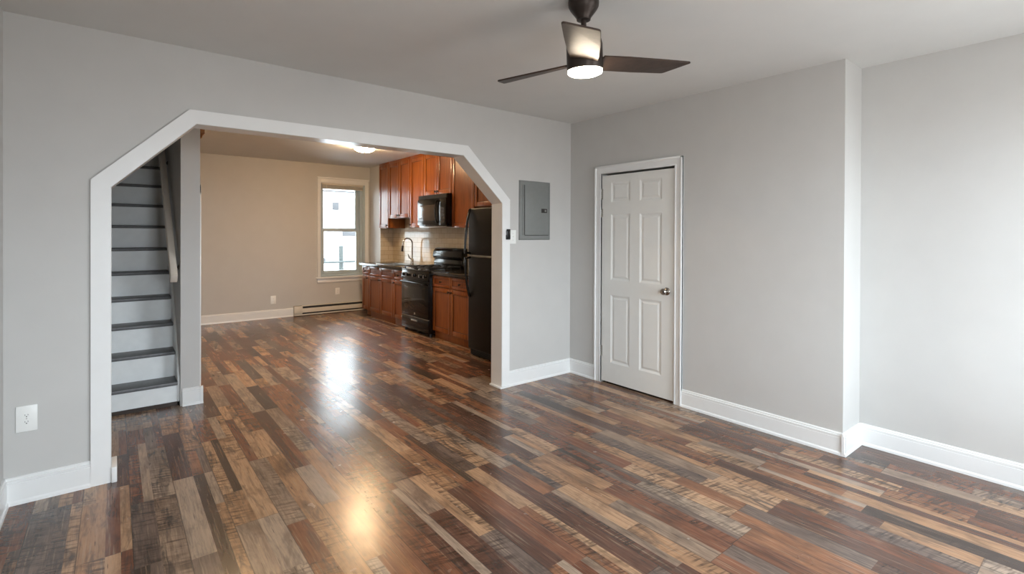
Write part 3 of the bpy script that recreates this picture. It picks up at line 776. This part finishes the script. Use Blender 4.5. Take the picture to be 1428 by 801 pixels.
sk = thing('kitchen_sink', 'stainless steel sink set into the dark countertop', 'sink', (3.635, 7.69, 0.70))
mb = MB(); t = 0.006
mb.box(SKX0 + 0.002, SKX1 - 0.002, SKY0 + 0.002, SKY1 - 0.002, 0.70, 0.706)
mb.box(SKX0 + 0.002, SKX0 + 0.002 + t, SKY0 + 0.002, SKY1 - 0.002, 0.70, 0.9); mb.box(SKX1 - 0.002 - t, SKX1 - 0.002, SKY0 + 0.002, SKY1 - 0.002, 0.70, 0.9)
mb.box(SKX0 + 0.002, SKX1 - 0.002, SKY0 + 0.002, SKY0 + 0.002 + t, 0.70, 0.9); mb.box(SKX0 + 0.002, SKX1 - 0.002, SKY1 - 0.002 - t, SKY1 - 0.002, 0.70, 0.9)
mb.build('basin', 'steel', sk)
mb = MB()
for (a, b, c_, d_) in ((SKX0 - 0.014, SKX0 + 0.006, SKY0 - 0.014, SKY1 + 0.014), (SKX1 - 0.006, SKX1 + 0.014, SKY0 - 0.014, SKY1 + 0.014)): mb.box(a, b, c_, d_, 0.902, 0.906, 0.002)
for (c_, d_) in ((SKY0 - 0.014, SKY0 + 0.006), (SKY1 - 0.006, SKY1 + 0.014)): mb.box(SKX0, SKX1, c_, d_, 0.902, 0.906, 0.002)
mb.build('rim', 'steel', sk)
mb = MB(); mb.lathe([(0.045, 0.0), (0.045, 0.004), (0.03, 0.004), (0.0, 0.002)], (3.635, 7.69, 0.706), 'z', 24); mb.build('drain', 'nickel', sk)

fc = thing('faucet', 'gooseneck pull-down faucet standing behind the sink', 'faucet', (3.875, 7.52, 0.902))
mb = MB(); mb.lathe([(0.030, 0.0), (0.030, 0.008), (0.024, 0.014), (0.021, 0.09), (0.016, 0.10), (0.0, 0.10)], (3.875, 7.52, 0.902), 'z', 24); mb.build('faucet_base', 'nickel', fc)
pts = [(3.875, 7.52, 0.98), (3.875, 7.52, 1.25)]
for k in range(1, 13):
    a = math.pi * k / 12
    pts.append((3.875 - 0.085 * (1 - math.cos(a)), 7.52, 1.25 + 0.085 * math.sin(a)))
pts.append((3.700, 7.52, 1.20))
mb = MB(); mb.tube(pts, 0.0125, 14); mb.build('spout', 'nickel', fc)
mb = MB(); mb.tube([(3.701, 7.52, 1.215), (3.690, 7.52, 1.12)], [0.0145, 0.021], 16); mb.build('spray_head', 'bronze', fc)
mb = MB(); mb.tube([(3.865, 7.52, 0.985), (3.825, 7.52, 1.01), (3.795, 7.52, 1.075)], [0.013, 0.012, 0.007], 12); mb.build('lever', 'nickel', fc)

# ---------------------------------------------------------------- range
rg = thing('gas_range', 'black gas range with oven between the base cabinets', 'range', (3.62, 6.375, 0))
ry0, ry1, RX = 5.972, 6.778, 3.318
mb = MB(); mb.box(RX + 0.02, 3.93, ry0, ry1, 0.05, 0.885, 0.004)
mb.build('body', 'black', rg)
for a in (ry0 + 0.04, ry1 - 0.04):
    for xx in (RX + 0.06, 3.88):
        mb = MB(); mb.lathe([(0.022, 0.0), (0.018, 0.05)], (xx, a, 0.0), 'z', 14); mb.build('foot', 'blackmatte', rg)
mb = MB(); mb.box(RX, RX + 0.035, ry0 + 0.004, ry1 - 0.004, 0.245, 0.735, 0.006); od = mb.build('oven_door', 'black', rg)
mb = MB(); mb.box(RX - 0.002, RX + 0.01, ry0 + 0.10, ry1 - 0.10, 0.34, 0.655, 0.004); mb.build('oven_window', 'glassblack', od)
mb = MB()
mb.tube([(RX + 0.004, ry0 + 0.04, 0.722), (RX - 0.036, ry0 + 0.045, 0.722), (RX - 0.040, ry0 + 0.07, 0.722), (RX - 0.040, ry1 - 0.07, 0.722), (RX - 0.036, ry1 - 0.045, 0.722), (RX + 0.004, ry1 - 0.04, 0.722)], 0.012, 12); mb.build('oven_handle', 'black', od)
mb = MB(); mb.lathe([(0.015, -0.0035), (0.015, 0.002)], (RX, 6.36, 0.285), 'x', 20); mb.build('emblem', 'steel', od)
mb = MB(); mb.box(RX + 0.002, RX + 0.035, ry0 + 0.004, ry1 - 0.004, 0.055, 0.228, 0.005); sd = mb.build('storage_drawer', 'black', rg)
mb = MB(); mb.box(RX - 0.012, RX + 0.004, 6.29, 6.46, 0.176, 0.198, 0.006); mb.build('drawer_handle', 'steel', sd)
mb = MB(); mb.box(RX + 0.0, RX + 0.02, ry0 + 0.004, ry1 - 0.004, 0.230, 0.238, 0.001); mb.build('drawer_trim', 'steel', rg)
mb = MB(); mb.prism([(RX - 0.012, 0.762), (RX + 0.03, 0.75), (RX + 0.06, 0.885), (RX + 0.016, 0.890)], 'y', ry0 + 0.001, ry1 - 0.001, 0.004); cp = mb.build('control_panel', 'black', rg)
for ky in (6.06, 6.18, 6.375, 6.57, 6.69):
    mb = MB(); mb.lathe([(0.026, 0.012), (0.026, 0.0), (0.021, -0.006), (0.019, -0.028), (0.0, -0.030)], (RX - 0.002, ky, 0.826), 'x', 20); kk = mb.build('burner_knob', 'black', cp)
    mb = MB(); mb.box(RX - 0.036, RX - 0.012, ky - 0.004, ky + 0.004, 0.806, 0.846, 0.002); mb.build('pointer', 'steel', kk)
mb = MB(); mb.box(RX + 0.01, 3.90, ry0 - 0.002, ry1 + 0.002, 0.882, 0.904, 0.006); mb.build('cooktop', 'black', rg)
for (bx, by) in ((3.47, 6.16), (3.47, 6.59), (3.74, 6.16), (3.74, 6.59)):
    mb = MB(); mb.lathe([(0.05, 0), (0.05, 0.006), (0.036, 0.010), (0.036, 0.018), (0.0, 0.02)], (bx, by, 0.904), 'z', 22); mb.build('burner', 'blackmatte', rg)
for (a, b) in ((ry0 + 0.03, 6.365), (6.385, ry1 - 0.03)):
    mb = MB(); r = 0.007; z = 0.934
    for xx in (3.36, 3.47, 3.605, 3.74, 3.86): mb.box(xx - r, xx + r, a, b, z - r, z + r, 0.003)
    for q in (a + r, (a + b) / 2, b - r): mb.box(3.36, 3.86, q - r, q + r, z - r, z + r, 0.003)
    for xx in (3.36, 3.605, 3.86):
        for q in (a + r, b - r): mb.box(xx - r, xx + r, q - r, q + r, 0.902, z)
    mb.build('grate', 'blackmatte', rg)
bgd = MB()
pf = [(3.86, 0.90), (3.86, 0.985), (3.872, 1.03), (3.842, 1.055), (3.838, 1.09), (3.852, 1.15), (3.882, 1.19), (3.925, 1.205), (3.948, 1.20), (3.948, 0.90)]
bgd.prism(pf, 'y', ry0 + 0.003, ry1 - 0.003, 0.004)
bgd.build('backguard', 'black', rg, angle=50)

# ---------------------------------------------------------------- microwave
mw = thing('microwave', 'black over-the-range microwave hung under the short cabinet', 'microwave', (3.75, 6.32, 1.52))
MX, my0, my1, mz0, mz1 = 3.556, 5.924, 6.738, 1.518, 1.978
mb = MB(); mb.box(MX + 0.03, XR - 0.01, my0, my1, mz0, mz1, 0.005); mb.build('body', 'black', mw)
mb = MB(); mb.box(MX, MX + 0.034, my0 + 0.185, my1 - 0.001, mz0 + 0.02, mz1 - 0.065, 0.006); md = mb.build('door', 'black', mw)
mb = MB(); mb.box(MX - 0.002, MX + 0.01, my0 + 0.255, my1 - 0.055, mz0 + 0.085, mz1 - 0.15, 0.003); mb.build('door_window', 'mwglass', md)
hp = [(MX + 0.004, my0 + 0.215, mz0 + 0.055)]
for k in range(9):
    t = k / 8; hp.append((MX - 0.024 - 0.020 * math.sin(math.pi * t), my0 + 0.215, mz0 + 0.065 + 0.29 * t))
hp.append((MX + 0.004, my0 + 0.215, mz0 + 0.365))
mb = MB(); mb.tube(hp, 0.011, 12); mb.build('handle', 'black', md)
mb = MB(); mb.box(MX + 0.002, MX + 0.034, my0 + 0.001, my0 + 0.181, mz0 + 0.02, mz1 - 0.065, 0.005); kp = mb.build('control_panel', 'black', mw)
mb = MB(); mb.box(MX, MX + 0.004, my0 + 0.03, my0 + 0.15, mz1 - 0.13, mz1 - 0.095, 0.001); mb.build('display', 'glassblack', kp)
mb = MB()
for i in range(3):
    for j in range(5): mb.box(MX, MX + 0.004, my0 + 0.035 + i * 0.04, my0 + 0.065 + i * 0.04, mz0 + 0.05 + j * 0.046, mz0 + 0.083 + j * 0.046, 0.001)
mb.build('keypad', 'mwglass', kp)
mb = MB()
for k in range(7): mb.box(MX + 0.012, MX + 0.032, my0 + 0.004, my1 - 0.004, mz1 - 0.058 + k * 0.008, mz1 - 0.053 + k * 0.008)
mb.build('vent_grille', 'blackmatte', mw)
mb = MB(); mb.box(MX + 0.02, 3.93, my0 + 0.02, my1 - 0.02, mz0 - 0.012, mz0 + 0.004, 0.003); mb.build('bottom_plate', 'steel', mw)

# ---------------------------------------------------------------- refrigerator
fr = thing('refrigerator', 'black top-freezer refrigerator standing just inside the arch', 'refrigerator', (3.58, 4.48, 0))
FX, fy0_, fy1_ = 3.225, 4.10, 4.862
mb = MB(); mb.box(FX + 0.07, 3.93, fy0_ + 0.004, fy1_ - 0.004, 0.03, 1.70, 0.006); mb.build('body', 'fridge', fr)
mb = MB(); mb.box(FX, FX + 0.066, fy0_, fy1_, 1.172, 1.712, 0.014, seg=3); fd = mb.build('freezer_door', 'fridge', fr)
mb = MB(); mb.box(FX, FX + 0.066, fy0_, fy1_, 0.085, 1.158, 0.014, seg=3); rd = mb.build('lower_door', 'fridge', fr)
mb = MB(); mb.box(FX + 0.01, FX + 0.07, fy0_ + 0.01, fy1_ - 0.01, 1.158, 1.172); mb.build('door_gasket', 'panel', fr)
mb = MB(); mb.box(FX + 0.03, FX + 0.08, fy0_ + 0.01, fy1_ - 0.01, 0.012, 0.08, 0.003)
for k in range(5): mb.box(FX + 0.024, FX + 0.034, fy0_ + 0.02, fy1_ - 0.02, 0.018 + k * 0.012, 0.024 + k * 0.012)
mb.build('toe_grille', 'blackmatte', fr)
for (z0, z1, par) in ((1.19, 1.700, fd), (0.690, 1.142, rd)):
    yh = fy1_ - 0.040; pts = [(FX + 0.006, yh, z0)]
    up_ = par is fd
    for k in range(15):
        t = k / 14; s = t if not up_ else 1 - t       # bows out most where the two handles meet
        bow = 0.060 * math.sin(math.pi * (0.5 + 0.5 * (1 - s))) ** 0.8 if s < 1 else 0.06
        pts.append((FX - 0.010 - max(0.0, bow), yh, z0 + (z1 - z0) * (0.02 + 0.96 * t)))
    pts.append((FX + 0.006, yh, z1))
    mb = MB(); mb.tube(pts, 0.013, 12, flat=1.2); mb.build('handle', 'black', par)
for a in (fy0_ + 0.06, fy1_ - 0.06):
    mb = MB(); mb.lathe([(0.02, 0.0), (0.02, 0.035)], (FX + 0.12, a, 0), 'z', 14); mb.build('foot', 'blackmatte', fr)

# ---------------------------------------------------------------- kitchen ceiling light
for (kx, ky, lab) in ((2.72, 6.71, 'flush dome light glowing on the kitchen ceiling near the sink'), (0.95, 5.45, 'flush dome light on the kitchen ceiling near the stairs, behind the arch header')):
    kl = thing('ceiling_light', lab, 'ceiling light', (kx, ky, HK), 'kitchen ceiling lights')
    mb = MB(); mb.lathe([(0.125, 0.0), (0.125, -0.014), (0.12, -0.018), (0.0, -0.018)], (kx, ky, HK), 'z', 40); mb.build('light_pan', 'nickel', kl)
    mb = MB(); mb.lathe([(0.112, -0.016), (0.134, -0.028), (0.137, -0.042), (0.132, -0.054), (0.115, -0.068), (0.088, -0.080), (0.05, -0.087), (0.0, -0.090)], (kx, ky, HK), 'z', 40); mb.build('glass_dome', 'kitlamp' if kx > 2 else 'kitlamp_dim', kl)
    mb = MB(); mb.lathe([(0.010, -0.088), (0.012, -0.094), (0.006, -0.102), (0.0, -0.104)], (kx, ky, HK), 'z', 14); mb.build('finial', 'nickel', kl)

# ---------------------------------------------------------------- ceiling fan
fx, fy = 1.765, 1.668
fan = thing('ceiling_fan', 'dark bronze three-blade ceiling fan with a lit lamp', 'ceiling fan', (fx, fy, H))
mb = MB(); mb.lathe([(0.072, 2.55), (0.074, 2.53), (0.072, 2.512), (0.064, 2.497), (0.046, 2.473), (0.035, 2.457), (0.033, 2.447), (0.022, 2.445), (0.0, 2.445)], (fx, fy, 0), 'z', 40); mb.build('canopy', 'bronze', fan)
mb = MB(); mb.lathe([(0.013, 2.46), (0.013, 2.36)], (fx, fy, 0), 'z', 20); mb.build('downrod', 'bronze', fan)
mb = MB(); mb.lathe([(0.0, 2.395), (0.020, 2.394), (0.022, 2.375), (0.062, 2.366), (0.082, 2.352), (0.087, 2.33), (0.087, 2.218), (0.083, 2.212), (0.0, 2.212)], (fx, fy, 0), 'z', 48); mb.build('motor_housing', 'bronze', fan)
mb = MB(); mb.lathe([(0.083, 2.214), (0.083, 2.201), (0.078, 2.194), (0.060, 2.187), (0.03, 2.183), (0.0, 2.182)], (fx, fy, 0), 'z', 48); mb.build('lamp_diffuser', 'fanlamp', fan)
PITCH = math.radians(11)
def blade_mesh():
    # blade along +X; clockwise edge (-Y) is the longer and is raised
    out = [(0.070, -0.064), (0.20, -0.071), (0.40, -0.073), (0.552, -0.072), (0.562, -0.066), (0.560, -0.058), (0.500, 0.054), (0.492, 0.063), (0.480, 0.066), (0.30, 0.068), (0.14, 0.064), (0.070, 0.058)]
    mb = MB(); mb.prism(out, 'z', -0.004, 0.004, 0.0015)
    for v in mb.bm.verts:
        v.co.x *= 1.02; v.co.y *= 1.08
        y, z = v.co.y, v.co.z
        tw = PITCH * (1.25 - 0.5 * v.co.x / 0.56)
        v.co.y = y * math.cos(tw) + z * math.sin(tw); v.co.z = -y * math.sin(tw) + z * math.cos(tw)
    return mb
b0 = None
for ang in (102, -18, -138):
    if b0 is None:
        mb = blade_mesh(); me = bpy.data.meshes.new('blade'); mb.bm.to_mesh(me); mb.bm.free(); me.materials.append(M['blade'])
        b0 = bpy.data.objects.new('blade', me)
        b = b0
    else: b = b0.copy()
    COL.objects.link(b); b.parent = fan
    b.location = (0, 0, 2.250 - H); b.rotation_euler = (0, 0, math.radians(ang))

# the fan hangs a few degrees off plumb from its ball joint
PIV = Vector((0, 0, 2.455 - H))
TILT = Matrix.Translation(PIV) @ Vector((0, 0, 1)).rotation_difference(Vector((-0.085, -0.032, 1))).to_matrix().to_4x4() @ Matrix.Translation(-PIV)
for ch in fan.children:
    if not ch.name.startswith('canopy'):
        base_m = Matrix.Translation(ch.location) @ ch.rotation_euler.to_matrix().to_4x4()
        ch.matrix_basis = TILT @ base_m
